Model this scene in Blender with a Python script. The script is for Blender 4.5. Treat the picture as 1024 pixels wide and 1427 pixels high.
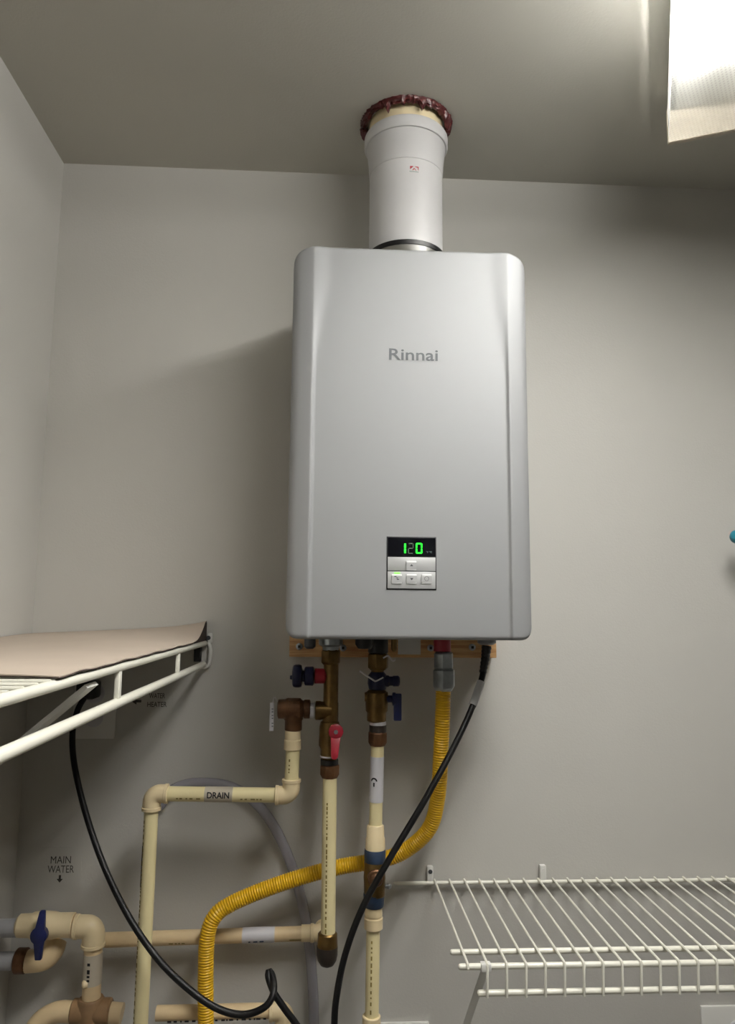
import bpy, bmesh, math, random
from mathutils import Vector, Matrix, noise
random.seed(7)
sc = bpy.context.scene
for o in list(bpy.data.objects): bpy.data.objects.remove(o)

# ---------------------------------------------------------------- camera (fitted to the photograph)
ZO = 1.612                      # camera height; ceiling comes out at 2.44 m
F, YAW, PITCH, ROLL, DIST = 1026.2452, 0.05256, 0.13113, 0.00895, 1.3196
PW, PH = 1024, 1427
cf = Vector((math.sin(YAW)*math.cos(PITCH), math.cos(YAW)*math.cos(PITCH), math.sin(PITCH)))
cr0 = Vector((math.cos(YAW), -math.sin(YAW), 0)); cu0 = cr0.cross(cf)
cr = math.cos(ROLL)*cr0 + math.sin(ROLL)*cu0; cu = -math.sin(ROLL)*cr0 + math.cos(ROLL)*cu0
CAM = Vector((0, -DIST, ZO))
cam = bpy.data.cameras.new('camera'); co = bpy.data.objects.new('camera', cam); sc.collection.objects.link(co)
m = Matrix((cr, cu, -cf)).transposed().to_4x4(); m.translation = CAM; co.matrix_world = m
cam.sensor_fit = 'VERTICAL'; cam.sensor_height = 36; cam.lens = 36*F/PH; cam.clip_start = .01
sc.camera = co
def ray(u, v): return cf + cr*((u-PW/2)/F) - cu*((v-PH/2)/F)
def V(u, v, y):                 # pixel -> point on the plane y = const
    d = ray(u, v); return CAM + d*((y+DIST)/d.y)
def VX(u, v, x): d = ray(u, v); return CAM + d*(x/d.x)
def VZ(u, v, z): d = ray(u, v); return CAM + d*((z-ZO)/d.z)
def PM(P): return F/((Vector(P)-CAM).dot(cf))      # pixels per metre at a point

# ---------------------------------------------------------------- world and exposure
w = bpy.data.worlds.new('world'); sc.world = w; w.use_nodes = True
w.node_tree.nodes['Background'].inputs[0].default_value = (0, 0, 0, 1)
sc.view_settings.view_transform = 'Standard'; sc.view_settings.look = 'None'
sc.view_settings.exposure = 0.0; sc.view_settings.gamma = 1; sc.view_settings.use_curve_mapping = False
TUBE_POWER = 240.0

# ---------------------------------------------------------------- materials
def lin(c): return tuple(((x/255)/12.92 if x/255 <= .04045 else ((x/255+.055)/1.055)**2.4) for x in c)
MATS = {}
def mat(name, rgb, rough=.5, metal=0., bump=0., bscale=200., var=0., vscale=30., spec=.5, trans=0., alpha=1., emit=None, estr=0., coat=0.):
    m = bpy.data.materials.new(name); m.use_nodes = True; nt = m.node_tree; b = nt.nodes['Principled BSDF']
    c = lin(rgb) + (1,)
    b.inputs['Base Color'].default_value = c; b.inputs['Roughness'].default_value = rough; b.inputs['Metallic'].default_value = metal
    b.inputs['Specular IOR Level'].default_value = spec; b.inputs['Alpha'].default_value = alpha
    b.inputs['Transmission Weight'].default_value = trans; b.inputs['Coat Weight'].default_value = coat
    if emit: b.inputs['Emission Color'].default_value = lin(emit)+(1,); b.inputs['Emission Strength'].default_value = estr
    tc = nt.nodes.new('ShaderNodeTexCoord')
    if bump:
        n = nt.nodes.new('ShaderNodeTexNoise'); n.inputs['Scale'].default_value = bscale; n.inputs['Detail'].default_value = 3
        nt.links.new(tc.outputs['Object'], n.inputs['Vector'])
        bp = nt.nodes.new('ShaderNodeBump'); bp.inputs['Strength'].default_value = bump; bp.inputs['Distance'].default_value = .002
        nt.links.new(n.outputs['Fac'], bp.inputs['Height']); nt.links.new(bp.outputs['Normal'], b.inputs['Normal'])
    if var:
        n = nt.nodes.new('ShaderNodeTexNoise'); n.inputs['Scale'].default_value = vscale; n.inputs['Detail'].default_value = 4
        nt.links.new(tc.outputs['Object'], n.inputs['Vector'])
        r = nt.nodes.new('ShaderNodeValToRGB')
        r.color_ramp.elements[0].position = .3; r.color_ramp.elements[1].position = .72
        r.color_ramp.elements[0].color = tuple(x*(1-var) for x in c[:3])+(1,)
        r.color_ramp.elements[1].color = tuple(min(1, x*(1+var*.6)) for x in c[:3])+(1,)
        nt.links.new(n.outputs['Fac'], r.inputs['Fac']); nt.links.new(r.outputs['Color'], b.inputs['Base Color'])
    MATS[name] = m; return m
mat('wall_paint', (198, 196, 190), .62, bump=.12, bscale=330, var=.025, vscale=3, spec=.3)
mat('ceiling_paint', (192, 190, 181), .85, bump=.15, bscale=260, var=.025, vscale=4, spec=.2)
mat('floor_vinyl', (104, 96, 88), .45, var=.15, vscale=9)
mat('silver_paint', (152, 153, 154), .62, metal=.42, bump=.02, bscale=1500)
mat('dark_grey_metal', (92, 94, 98), .45, metal=.6, var=.15)
mat('steel', (196, 196, 196), .24, metal=1., var=.06)
mat('zinc', (176, 182, 186), .32, metal=.9, var=.22, vscale=70)
mat('white_pp', (204, 203, 203), .38, spec=.45, var=.015)
mat('cream_foam', (222, 206, 168), .7, bump=.2, bscale=120, var=.08)
mat('black_rubber', (16, 16, 18), .42)
mat('black_cord', (12, 12, 13), .5, spec=.3)
mat('firestop_red', (74, 24, 24), .38, bump=.8, bscale=90, var=.35, vscale=60)
mat('brass', (122, 97, 56), .36, metal=.85, var=.4, vscale=45, bump=.08, bscale=160)
mat('bronze', (112, 78, 52), .42, metal=.6, var=.45, vscale=50, bump=.15, bscale=140)
mat('dark_rubber_cap', (44, 36, 30), .5, var=.2)
mat('cpvc', (240, 226, 176), .34, var=.05, vscale=20)
mat('cpvc_fitting', (238, 218, 176), .36, var=.05, vscale=20)
mat('cpvc_tan', (228, 203, 160), .4, var=.12, vscale=18)
mat('cpvc_brown', (150, 118, 82), .45, var=.35, vscale=25)
mat('pipe_print', (138, 118, 52), .6)
mat('label_white', (214, 212, 216), .4)
mat('label_clear', (196, 186, 168), .35, var=.06)
mat('ink', (22, 22, 26), .6)
mat('faded_ink', (58, 54, 50), .6)
mat('letter_grey', (66, 70, 74), .5)
mat('sleeve_grey', (206, 206, 208), .4)
mat('red_plastic', (150, 28, 44), .35)
mat('navy_plastic', (20, 24, 60), .32)
mat('blue_plastic', (20, 28, 76), .34)
mat('blue_tape', (36, 54, 80), .5, var=.3, vscale=80)
mat('gas_yellow', (226, 178, 26), .38, var=.05, vscale=12, coat=.05)
mat('white_wire', (236, 234, 220), .3, coat=.2)
mat('white_plastic', (226, 225, 220), .35)
mat('grey_plastic', (128, 130, 134), .4)
mat('grey_pex', (170, 170, 172), .4)
mat('panel_silver', (196, 197, 197), .4, metal=.3)
mat('panel_highlight', (232, 233, 233), .35)
mat('display_black', (8, 9, 14), .12)
mat('digit_green', (40, 235, 60), .4, emit=(30, 245, 40), estr=1.6)
mat('digit_dim', (84, 100, 86), .4, emit=(70, 110, 75), estr=.12)
mat('led_green', (130, 230, 90), .4, emit=(140, 240, 90), estr=.8)
mat('teal_plastic', (32, 122, 142), .32)
mat('kraft_face', (182, 168, 153), .75, bump=.12, bscale=90, var=.05, vscale=8)
mat('kraft_dark', (58, 44, 38), .85, var=.1)
mat('logo_red', (170, 50, 58), .5)
mat('logo_grey', (130, 150, 146), .5)
mat('lamp_white', (235, 235, 230), .4)
# wood for the ledger
wm = mat('pine', (196, 148, 96), .6); nt = wm.node_tree; b = nt.nodes['Principled BSDF']
tc = nt.nodes.new('ShaderNodeTexCoord'); mp = nt.nodes.new('ShaderNodeMapping'); mp.inputs['Scale'].default_value = (4, 40, 60)
nz = nt.nodes.new('ShaderNodeTexNoise'); nz.inputs['Scale'].default_value = 3; nz.inputs['Detail'].default_value = 5; nz.inputs['Distortion'].default_value = .8
rp = nt.nodes.new('ShaderNodeValToRGB'); rp.color_ramp.elements[0].color = lin((172, 120, 72))+(1,); rp.color_ramp.elements[1].color = lin((218, 180, 128))+(1,)
rp.color_ramp.elements[0].position = .3; rp.color_ramp.elements[1].position = .7
nt.links.new(tc.outputs['Object'], mp.inputs[0]); nt.links.new(mp.outputs[0], nz.inputs['Vector']); nt.links.new(nz.outputs['Fac'], rp.inputs[0]); nt.links.new(rp.outputs[0], b.inputs['Base Color'])
# clear vinyl tube: cloudy translucent plastic
vm = mat('clear_vinyl', (176, 174, 184), .25, alpha=.55)
# prismatic acrylic lens: partly clear, partly scattering, with a fine diamond prism pattern
lm = bpy.data.materials.new('prismatic_acrylic'); lm.use_nodes = True; nt = lm.node_tree; nt.nodes.clear(); MATS['prismatic_acrylic'] = lm
out = nt.nodes.new('ShaderNodeOutputMaterial'); mix = nt.nodes.new('ShaderNodeMixShader'); tr = nt.nodes.new('ShaderNodeBsdfTransparent')
tl = nt.nodes.new('ShaderNodeBsdfTranslucent'); df = nt.nodes.new('ShaderNodeBsdfDiffuse'); mx2 = nt.nodes.new('ShaderNodeMixShader')
tl.inputs[0].default_value = (.42, .42, .40, 1); df.inputs[0].default_value = (.6, .6, .57, 1); mx2.inputs[0].default_value = .35
tc = nt.nodes.new('ShaderNodeTexCoord')
wv = []
for ang in (math.radians(35), math.radians(-35)):
    mp = nt.nodes.new('ShaderNodeMapping'); mp.inputs['Rotation'].default_value = (0, 0, ang)
    wt = nt.nodes.new('ShaderNodeTexWave'); wt.inputs['Scale'].default_value = 62
    nt.links.new(tc.outputs['Object'], mp.inputs[0]); nt.links.new(mp.outputs[0], wt.inputs[0]); wv.append(wt)
mu = nt.nodes.new('ShaderNodeMath'); mu.operation = 'MULTIPLY'
nt.links.new(wv[0].outputs['Fac'], mu.inputs[0]); nt.links.new(wv[1].outputs['Fac'], mu.inputs[1])
mr = nt.nodes.new('ShaderNodeMapRange'); mr.inputs['To Min'].default_value = .45; mr.inputs['To Max'].default_value = .95
nt.links.new(mu.outputs[0], mr.inputs[0])
lw_ = nt.nodes.new('ShaderNodeLayerWeight'); lw_.inputs[0].default_value = .5      # transmission falls off at grazing angles, as through a prism sheet
iv = nt.nodes.new('ShaderNodeMath'); iv.operation = 'SUBTRACT'; iv.inputs[0].default_value = 1; nt.links.new(lw_.outputs['Facing'], iv.inputs[1])
o1 = nt.nodes.new('ShaderNodeMath'); o1.operation = 'MULTIPLY'; nt.links.new(iv.outputs[0], o1.inputs[0]); nt.links.new(mr.outputs[0], o1.inputs[1])
o2 = nt.nodes.new('ShaderNodeMath'); o2.operation = 'SUBTRACT'; o2.inputs[0].default_value = 1; 
ge = nt.nodes.new('ShaderNodeNewGeometry'); sx_ = nt.nodes.new('ShaderNodeSeparateXYZ'); nt.links.new(ge.outputs['True Normal'], sx_.inputs[0])
ab = nt.nodes.new('ShaderNodeMath'); ab.operation = 'ABSOLUTE'; nt.links.new(sx_.outputs['Z'], ab.inputs[0])
sr = nt.nodes.new('ShaderNodeMapRange'); sr.inputs['To Min'].default_value = .4; sr.inputs['To Max'].default_value = 1; nt.links.new(ab.outputs[0], sr.inputs[0])   # side walls are ribbed and denser
o3 = nt.nodes.new('ShaderNodeMath'); o3.operation = 'MULTIPLY'; nt.links.new(o1.outputs[0], o3.inputs[0]); nt.links.new(sr.outputs[0], o3.inputs[1])
nt.links.new(o3.outputs[0], o2.inputs[1]); nt.links.new(o2.outputs[0], mix.inputs[0])
nt.links.new(tl.outputs[0], mx2.inputs[1]); nt.links.new(df.outputs[0], mx2.inputs[2])
nt.links.new(tr.outputs[0], mix.inputs[1]); nt.links.new(mx2.outputs[0], mix.inputs[2]); nt.links.new(mix.outputs[0], out.inputs[0])
em = bpy.data.materials.new('fluorescent'); em.use_nodes = True; nt = em.node_tree; nt.nodes.clear(); MATS['fluorescent'] = em
out = nt.nodes.new('ShaderNodeOutputMaterial'); e = nt.nodes.new('ShaderNodeEmission'); e.inputs[0].default_value = (1, .982, .95, 1); e.inputs[1].default_value = TUBE_POWER
nt.links.new(e.outputs[0], out.inputs[0])

# ---------------------------------------------------------------- mesh helpers
class MB:
    def __init__(s): s.v = []; s.f = []; s.flat = []
    def add(s, vs, fs, flat=False):
        k = len(s.v); s.v += [Vector(p) for p in vs]
        for f in fs: s.f.append([k+i for i in f]); s.flat.append(flat)
        return s
    def box(s, a, b):
        (x0, y0, z0), (x1, y1, z1) = a, b
        return s.add([(x0,y0,z0),(x1,y0,z0),(x1,y1,z0),(x0,y1,z0),(x0,y0,z1),(x1,y0,z1),(x1,y1,z1),(x0,y1,z1)],
                     [(3,2,1,0),(4,5,6,7),(0,1,5,4),(1,2,6,5),(2,3,7,6),(3,0,4,7)], True)
    def lathe(s, o, d, prof, seg=24, flat=False):     # prof: (t along d, radius)
        o = Vector(o); d = Vector(d).normalized(); a = d.orthogonal().normalized(); b = d.cross(a)
        vs = []; fs = []
        for t, r in prof:
            for i in range(seg):
                q = 2*math.pi*(i+.5)/seg; vs.append(o+d*t+(a*math.cos(q)+b*math.sin(q))*max(r, 1e-5))
        n = len(prof)
        for j in range(n-1):
            for i in range(seg): fs.append((j*seg+i, j*seg+(i+1) % seg, (j+1)*seg+(i+1) % seg, (j+1)*seg+i))
        fs.append(tuple(range(seg-1, -1, -1))); fs.append(tuple(range((n-1)*seg, n*seg)))
        return s.add(vs, fs, flat)
    def tube(s, pts, r, seg=14, cap=True):             # r: number or function(index, arclength)
        pts = [Vector(p) for p in pts]; n = len(pts); vs = []; fs = []; L = 0
        t0 = (pts[1]-pts[0]).normalized(); a = t0.orthogonal().normalized()
        for j, p in enumerate(pts):
            t = (pts[min(j+1, n-1)]-pts[max(j-1, 0)]).normalized()
            a = (a-t*a.dot(t)).normalized(); b = t.cross(a)
            if j: L += (p-pts[j-1]).length
            rr = r(j, L) if callable(r) else r
            for i in range(seg):
                q = 2*math.pi*i/seg; vs.append(p+(a*math.cos(q)+b*math.sin(q))*rr)
        for j in range(n-1):
            for i in range(seg): fs.append((j*seg+i, j*seg+(i+1) % seg, (j+1)*seg+(i+1) % seg, (j+1)*seg+i))
        if cap: fs.append(tuple(range(seg-1, -1, -1))); fs.append(tuple(range((n-1)*seg, n*seg)))
        return s.add(vs, fs)
    def prism(s, poly, d):                             # poly: loop of points, extruded by d
        d = Vector(d); n = len(poly); vs = [Vector(p) for p in poly]+[Vector(p)+d for p in poly]
        fs = [tuple(range(n-1, -1, -1)), tuple(range(n, 2*n))]+[(i, (i+1) % n, n+(i+1) % n, n+i) for i in range(n)]
        return s.add(vs, fs, True)
    def build(s, name, material, parent=None, L=None, bevel=0., smooth=True, keep=False):
        base = Vector(L) if L is not None else (parent_base(parent) if parent else Vector((0, 0, 0)))
        me = bpy.data.meshes.new(name); me.from_pydata([tuple(p-base) for p in s.v], [], s.f); me.update()
        bm = bmesh.new(); bm.from_mesh(me)
        bmesh.ops.recalc_face_normals(bm, faces=bm.faces)
        if bevel: bmesh.ops.bevel(bm, geom=[e for e in bm.edges if e.calc_face_angle(0) > .6], offset=bevel, segments=2, profile=.5, affect='EDGES')
        bm.to_mesh(me); bm.free()
        if smooth: me.shade_smooth(); me.set_sharp_from_angle(angle=math.radians(38))
        me.materials.append(MATS[material])

        o = bpy.data.objects.new(name, me); sc.collection.objects.link(o)
        if name in ('pipe_print', 'label_print', 'tag_print'): o['kind'] = 'stuff'
        if parent: o.parent = parent
        else: o.location = base
        return o
def parent_base(p):
    while p.parent: p = p.parent
    return Vector(p.location)
def tag(o, label, cat, group=None, kind=None):
    o['label'] = label; o['category'] = cat
    if group: o['group'] = group
    if kind: o['kind'] = kind
    return o
def thing(name, loc, label, cat, group=None):
    o = bpy.data.objects.new(name, None); o.empty_display_size = .05; sc.collection.objects.link(o); o.location = loc
    return tag(o, label, cat, group)
def copypart(src, parent, off):
    c = src.copy(); sc.collection.objects.link(c); c.parent = parent; c.location = off; return c
def spline(pts, n=12):                                 # Catmull-Rom through pts
    P = [Vector(p) for p in pts]; P = [P[0]*2-P[1]]+P+[P[-1]*2-P[-2]]; o = []
    for i in range(1, len(P)-2):
        a, b, c, d = P[i-1:i+3]
        for k in range(n):
            t = k/n; o.append(.5*((2*b)+(c-a)*t+(2*a-5*b+4*c-d)*t*t+(-a+3*b-3*c+d)*t**3))
    o.append(P[-2]); return o
def resample(pts, step):
    out = [pts[0]]; acc = 0
    for a, b in zip(pts, pts[1:]):
        l = (b-a).length; t = step-acc
        while t <= l: out.append(a.lerp(b, t/l)); t += step
        acc = l-(t-step)
    return out
def arc(c, a, b, n=8):                                 # quarter bend from c+a to c+b, centre c+a+b
    c = Vector(c); a = Vector(a); b = Vector(b); k = c+a+b
    return [k-b*math.cos(t)-a*math.sin(t) for t in [i/n*math.pi/2 for i in range(n+1)]]
def text2d(s, bold=0.):
    cv = bpy.data.curves.new('lettering', 'FONT'); cv.body = s; cv.resolution_u = 3; cv.offset = bold
    o = bpy.data.objects.new('lettering', cv); sc.collection.objects.link(o)
    dg = bpy.context.evaluated_depsgraph_get(); me = o.evaluated_get(dg).to_mesh()
    vs = [(v.co.x, v.co.y) for v in me.vertices]; fs = [tuple(p.vertices) for p in me.polygons]
    o.evaluated_get(dg).to_mesh_clear(); bpy.data.objects.remove(o); bpy.data.curves.remove(cv)
    return vs, fs
def fit_text(s, w, h, bold=0.):                                 # scaled to a w x h box, centred
    vs, fs = text2d(s, bold); xs = [v[0] for v in vs]; ys = [v[1] for v in vs]
    sx = w/(max(xs)-min(xs)); sy = h/(max(ys)-min(ys)); cx = (max(xs)+min(xs))/2; cy = (max(ys)+min(ys))/2
    return [((x-cx)*sx, (y-cy)*sy) for x, y in vs], fs
def wall_text(mb, s, c, w, h, bold=0.):                         # on a plane facing -y
    vs, fs = fit_text(s, w, h, bold); mb.add([(c[0]+x, c[1], c[2]+y) for x, y in vs], fs, True)
def slice2d(vs, fs, step):                             # cut flat art into narrow bands so that it bends round a pipe
    bm = bmesh.new(); bv = [bm.verts.new((x, y, 0)) for x, y in vs]
    for f in fs:
        try: bm.faces.new([bv[i] for i in f])
        except ValueError: pass
    ys = [v[1] for v in vs]; y = min(ys)+step
    while y < max(ys):
        bmesh.ops.bisect_plane(bm, geom=bm.verts[:]+bm.edges[:]+bm.faces[:], plane_co=(0, y, 0), plane_no=(0, 1, 0)); y += step
    bm.verts.index_update(); o = [(v.co.x, v.co.y) for v in bm.verts], [tuple(v.index for v in f.verts) for f in bm.faces]
    bm.free(); return o
def wrap(mb, c, d, up, r, pts, fs):                    # 2D art wrapped on a cylinder: x along d, y around it, centred on direction up
    c = Vector(c); d = Vector(d).normalized(); up = Vector(up); up = (up-d*up.dot(d)).normalized(); sd = d.cross(up)
    mb.add([c+d*x+(up*math.cos(y/r)-sd*math.sin(y/r))*r for x, y in pts], fs, True)
def dashes(mb, a, b, up, r, n=None, h=.0022):           # worn line of factory print along a pipe
    a = Vector(a); b = Vector(b); L = (b-a).length; x = .008
    while x < L-.012:
        l = random.uniform(.002, .007)
        wrap(mb, a, b-a, up, r, [(x, -h/2), (x+l, -h/2), (x+l, h/2), (x, h/2)], [(0, 1, 2, 3)]); x += l+random.uniform(.0012, .006)
def vl(mb, u, y, prof, seg=24, flat=False, flatseg=None):          # vertical lathe from pixel rows; prof: (row, radius in pixels)
    top = V(u, prof[0][0], y); pm = PM(V(u, prof[len(prof)//2][0], y))
    mb.lathe(top, (0, 0, -1), [((top.z-V(u, v, y).z), r/pm) for v, r in prof], seg, flat); return mb
def hl(mb, v, y, prof, seg=24, flat=False):             # horizontal (along x) lathe; prof: (column, radius in pixels)
    o = V(prof[0][0], v, y); pm = PM(o)
    mb.lathe(o, (1, 0, 0), [((u-prof[0][0])/pm, r/pm) for u, r in prof], seg, flat); return mb

XL, ZC, XR, YF = -.5097, ZO+.828, 2.5, -3.2

# ---------------------------------------------------------------- the room
def struct(name, a, b, material):
    o = MB().box(a, b).build(name, material, L=((a[0]+b[0])/2, (a[1]+b[1])/2, a[2]), smooth=False); o['kind'] = 'structure'; return o
struct('wall_back', (XL-.1, 0, 0), (XR+.1, .1, ZC), 'wall_paint')
struct('wall_left', (XL-.1, YF, 0), (XL, 0, ZC), 'wall_paint')
struct('wall_right', (XR, YF, 0), (XR+.1, 0, ZC), 'wall_paint')
struct('wall_front', (XL-.1, YF-.1, 0), (XR+.1, YF, ZC), 'wall_paint')
struct('floor', (XL-.1, YF-.1, -.1), (XR+.1, .1, 0), 'floor_vinyl')
struct('ceiling', (XL-.1, YF-.1, ZC), (XR+.1, .1, ZC+.1), 'ceiling_paint')

# ---------------------------------------------------------------- ceiling lamp (wraparound fluorescent, turned 24 degrees)
ax = Vector((-.405, -.914, 0)).normalized(); bx = Vector((-ax.y, ax.x, 0))     # along the length, across
LC = Vector((.537, -.248, 0)); LLEN, LWID, LH = 1.24, .26, .08
lamp = thing('ceiling_lamp', (LC+ax*LLEN/2+bx*LWID/2+Vector((0, 0, ZC-LH))), 'long lit fluorescent ceiling lamp with prismatic acrylic lens', 'ceiling lamp')
def lp(l, wd, z): return LC+ax*l+bx*wd+Vector((0, 0, ZC-z))
def lbox(mb, l0, l1, w0, w1, z0, z1):
    return mb.prism([lp(l0, w0, z0), lp(l1, w0, z0), lp(l1, w1, z0), lp(l0, w1, z0)], (0, 0, z0-z1))
lbox(lbox(MB(), .004, LLEN-.004, .012, LWID-.012, 0, .028), .05, LLEN-.05, .095, .165, .0275, .04).build('housing', 'lamp_white', lamp)
sec = [(0, .022), (0, .08), (LWID, .08), (LWID, .022)]
inn = [(min(max(a, .0025), LWID-.0025), min(b, .0775)) for a, b in sec]
lm_ = MB(); n = len(sec)
lm_.add([lp(l, a, b) for l in (0, LLEN) for a, b in sec], [(i, i+1, n+i+1, n+i) for i in range(n-1)]+[tuple(range(n)), tuple(range(n, 2*n))])
lens = lm_.build('lens', 'prismatic_acrylic', lamp)
for l0, l1 in ((-.003, .004), (LLEN-.004, LLEN+.003)):
    MB().prism([lp(l0, a*1.012-.0015, b+.0015) for a, b in sec], ax*(l1-l0)).build('end_rim', 'label_clear', lamp)
for k, wd in enumerate((.07, .19)):
    t = MB().lathe(lp(.185, wd, .056), ax, [(0, .0125), (LLEN-.37, .0125)], 16).build('tube', 'fluorescent', lamp)
    for l in (.17, LLEN-.185):
        MB().lathe(lp(l, wd, .056), ax, [(0, .013), (.0149, .013)], 16).build('tube_end', 'zinc', t)

# ---------------------------------------------------------------- water heater
HX0, HX1, HZ0, HZ1, HY = -.0595, .2965, ZO-.0427, ZO+.5443, -.2656
HXC, HW = (HX0+HX1)/2, (HX1-HX0)/2
heater = thing('water_heater', (HXC, -.13, HZ0), 'silver tankless water heater with green digital display on wall', 'water heater')
def corner(dx, rx, rz):         # drop of the outline at distance dx from the side
    if dx >= rx: return 0
    t = 1-dx/rx; return rz*(1-(1-t**2.3)**(1/2.3))
def ss(a, b, x): t = min(1, max(0, (x-a)/(b-a))); return t*t*(3-2*t)
def hy(ax_, z):                 # depth of the front behind HY
    k = ss(HZ1-.19, HZ1-.03, z)
    c0 = .1425-.026*k; c1 = .1465+.004*k; d = 0
    d -= .0034*ss(c0, c1, ax_)          # the middle panel sits slightly below the side strips
    if ax_ > .1465: d += .0095*((ax_-.1465)/.0315)**1.2
    if ax_ > .166: d += .010*(1-math.sqrt(max(0, 1-((ax_-.166)/.012)**2)))
    return d
xs = [0, .03, .06, .09, .105, .11, .1165, .121, .126, .131, .136, .140, .1425, .144, .1455, .1465, .149, .153, .158, .162, .166, .169, .1715, .1735, .1752, .1765, .1774, .178]
xs = [-x for x in xs[:0:-1]]+xs
rowsn = [0, .004, .012, .025, .05, .1, .2, .3, .4, .5, .55, .6, .65, .7, .75, .8, .84, .88, .91, .94, .965, .985, 1]
fr = .006; vs = []; fs = []; YB = -.2
for x in xs:
    dx = HW-abs(x)
    zt = HZ1-corner(dx, .040, .026); zb = HZ0+corner(dx, .020, .020)
    col = [(YB, zb)]
    for k in range(5):
        q = k/5*math.pi/2; col.append((None, zb+fr*(1-math.sin(q)) if False else zb+fr*(1-math.cos(q)), fr*(1-math.sin(q))))
    for r in rowsn: col.append((None, zb+fr+(zt-zb-2*fr)*r, 0))
    for k in range(4, -1, -1):
        q = k/5*math.pi/2; col.append((None, zt-fr*(1-math.cos(q)), fr*(1-math.sin(q))))
    col.append((YB, zt))
    for c in col:
        if c[0] is not None: vs.append((HXC+x, c[0], c[1]))
        else: vs.append((HXC+x, HY+hy(abs(x), c[1])+c[2], c[1]))
nr = len(vs)//len(xs)
for i in range(len(xs)-1):
    for j in range(nr-1): fs.append((i*nr+j, i*nr+j+1, (i+1)*nr+j+1, (i+1)*nr+j))
fs.append(tuple(range(nr))); 
# side walls: strip from the outermost column back to YB
for base, sx in ((0, -1), ((len(xs)-1)*nr, 1)):
    pass
fs.pop()
mb = MB().add(vs, fs)
for i0, x in ((0, xs[0]), ((len(xs)-1)*nr, xs[-1])):
    colv = vs[i0+1:i0+nr-1]; k = len(colv)
    mb.add(colv+[(p[0], YB, p[2]) for p in colv], [(j, j+1, k+j+1, k+j) for j in range(k-1)])
fc = mb.build('front_cover', 'silver_paint', heater)
bm = bmesh.new(); bm.from_mesh(fc.data); bmesh.ops.remove_doubles(bm, verts=bm.verts, dist=1e-5); bmesh.ops.recalc_face_normals(bm, faces=bm.faces); bm.to_mesh(fc.data); bm.free()
fc.data.shade_smooth(); fc.data.set_sharp_from_angle(angle=math.radians(50))
# cabinet behind the cover, slightly inset
i = .003; poly = []
for x in [-HW+i, -HW+i+.004, -HW+i+.012, -HW+.03]: poly.append((HXC+x, HZ1-i-corner(HW+x-i, .03, .022)))
poly = poly+[(2*HXC-a, b) for a, b in poly[::-1]]
low = [(HXC+x, HZ0+.004+corner(HW+x-i, .02, .02)) for x in [-HW+i, -HW+i+.004, -HW+.012, -HW+.025]]
poly = poly+[(2*HXC-a, b) for a, b in low]+low[::-1]
MB().prism([(a, -.2, b) for a, b in poly], (0, .2-.0402, 0)).build('cabinet', 'silver_paint', heater)
MB().box((HXC-.11, -.0415, HZ1-.06), (HXC+.11, -.0002, HZ1-.02)).build('wall_bracket', 'zinc', heater)
MB().box((V(553, 900, -.02).x, -.0405, V(560, 912, -.04).z), (V(584, 900, -.02).x, -.0385, HZ0+.01)).build('lower_bracket', 'white_plastic', heater)
# lettering
a, b_ = V(542, 495, HY), V(610, 495, HY); zt, zb = V(576, 486.5, HY).z, V(576, 502.5, HY).z
mt = MB(); wall_text(mt, 'Rinnai', ((a.x+b_.x)/2, HY-.0006, (zt+zb)/2), b_.x-a.x, zt-zb, .012); lt = mt.build('brand_lettering', 'letter_grey', heater, smooth=False)
lt['label'] = 'dark grey brand lettering'
# control panel
def hp(u, v, d=0): p = V(u, v, HY); return Vector((p.x, HY-d, p.z))
def hbox(mb, u0, v0, u1, v1, d0, d1):
    p, q = hp(u0, v0), hp(u1, v1); return mb.box((p.x, HY-d1, q.z), (q.x, HY-d0, p.z))
pan = hbox(MB(), 538.7, 747.5, 608, 822.5, -.002, .0008).build('control_panel', 'ink', heater, bevel=.0004); pan['label'] = 'small square control panel with display and four buttons'
hbox(MB(), 540.5, 749, 606.5, 775.5, .0007, .0016).build('display', 'display_black', pan, smooth=False)
pl = MB(); hbox(pl, 540.2, 776.2, 606.6, 796, .0007, .0014); hbox(pl, 540, 796.3, 606.6, 820.6, .0007, .0018); pl.build('panel_plate', 'panel_silver', pan, bevel=.0003)
for (u, v) in ((572.8, 788.5), (552.5, 807), (573.2, 807), (594, 807)):
    hbox(MB(), u-7, v-6.8, u+7, v+6.8, .001, .0032).build('button', 'panel_highlight', pan, bevel=.0008)
    mk = MB()
    hbox(mk, u-7, v-4.6, u+7, v+4.4, .003, .0036)
    mk.build('button_face', 'panel_silver', pan, smooth=False)
ic = MB()
def tri(u, v, s, up):
    sg = -1 if up else 1; ic.add([hp(u-s, v-sg*s*.5, .0038), hp(u+s, v-sg*s*.5, .0038), hp(u, v+sg*s*.7, .0038)], [(0, 1, 2)], True)
tri(573, 788, 2.4, True); tri(573.2, 807, 2.4, False)
for du, dv, w_, h_ in ((-2, -2, 3.2, 1.2), (.5, 0, 2.4, 1), (1.5, 2, 3, 1.2)):
    hbox(ic, 552.5+du-w_/2, 805.5+dv-h_/2, 552.5+du+w_/2, 805.5+dv+h_/2, .0036, .0038)
for k in range(12):
    q = k/12*2*math.pi; q2 = (k+.7)/12*2*math.pi
    ic.add([hp(594+r*math.cos(t), 806.5+r*math.sin(t), .0038) for r, t in ((2.6, q), (3.3, q), (3.3, q2), (2.6, q2))], [(0, 1, 2, 3)], True)
ic.build('button_symbols', 'dark_grey_metal', pan, smooth=False)
hbox(MB(), 549, 797.6, 557, 799.6, .0018, .0026).build('indicator_light', 'led_green', pan, smooth=False)
SEG = {'1': 'bc', '2': 'abged', '0': 'abcdef'}
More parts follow.
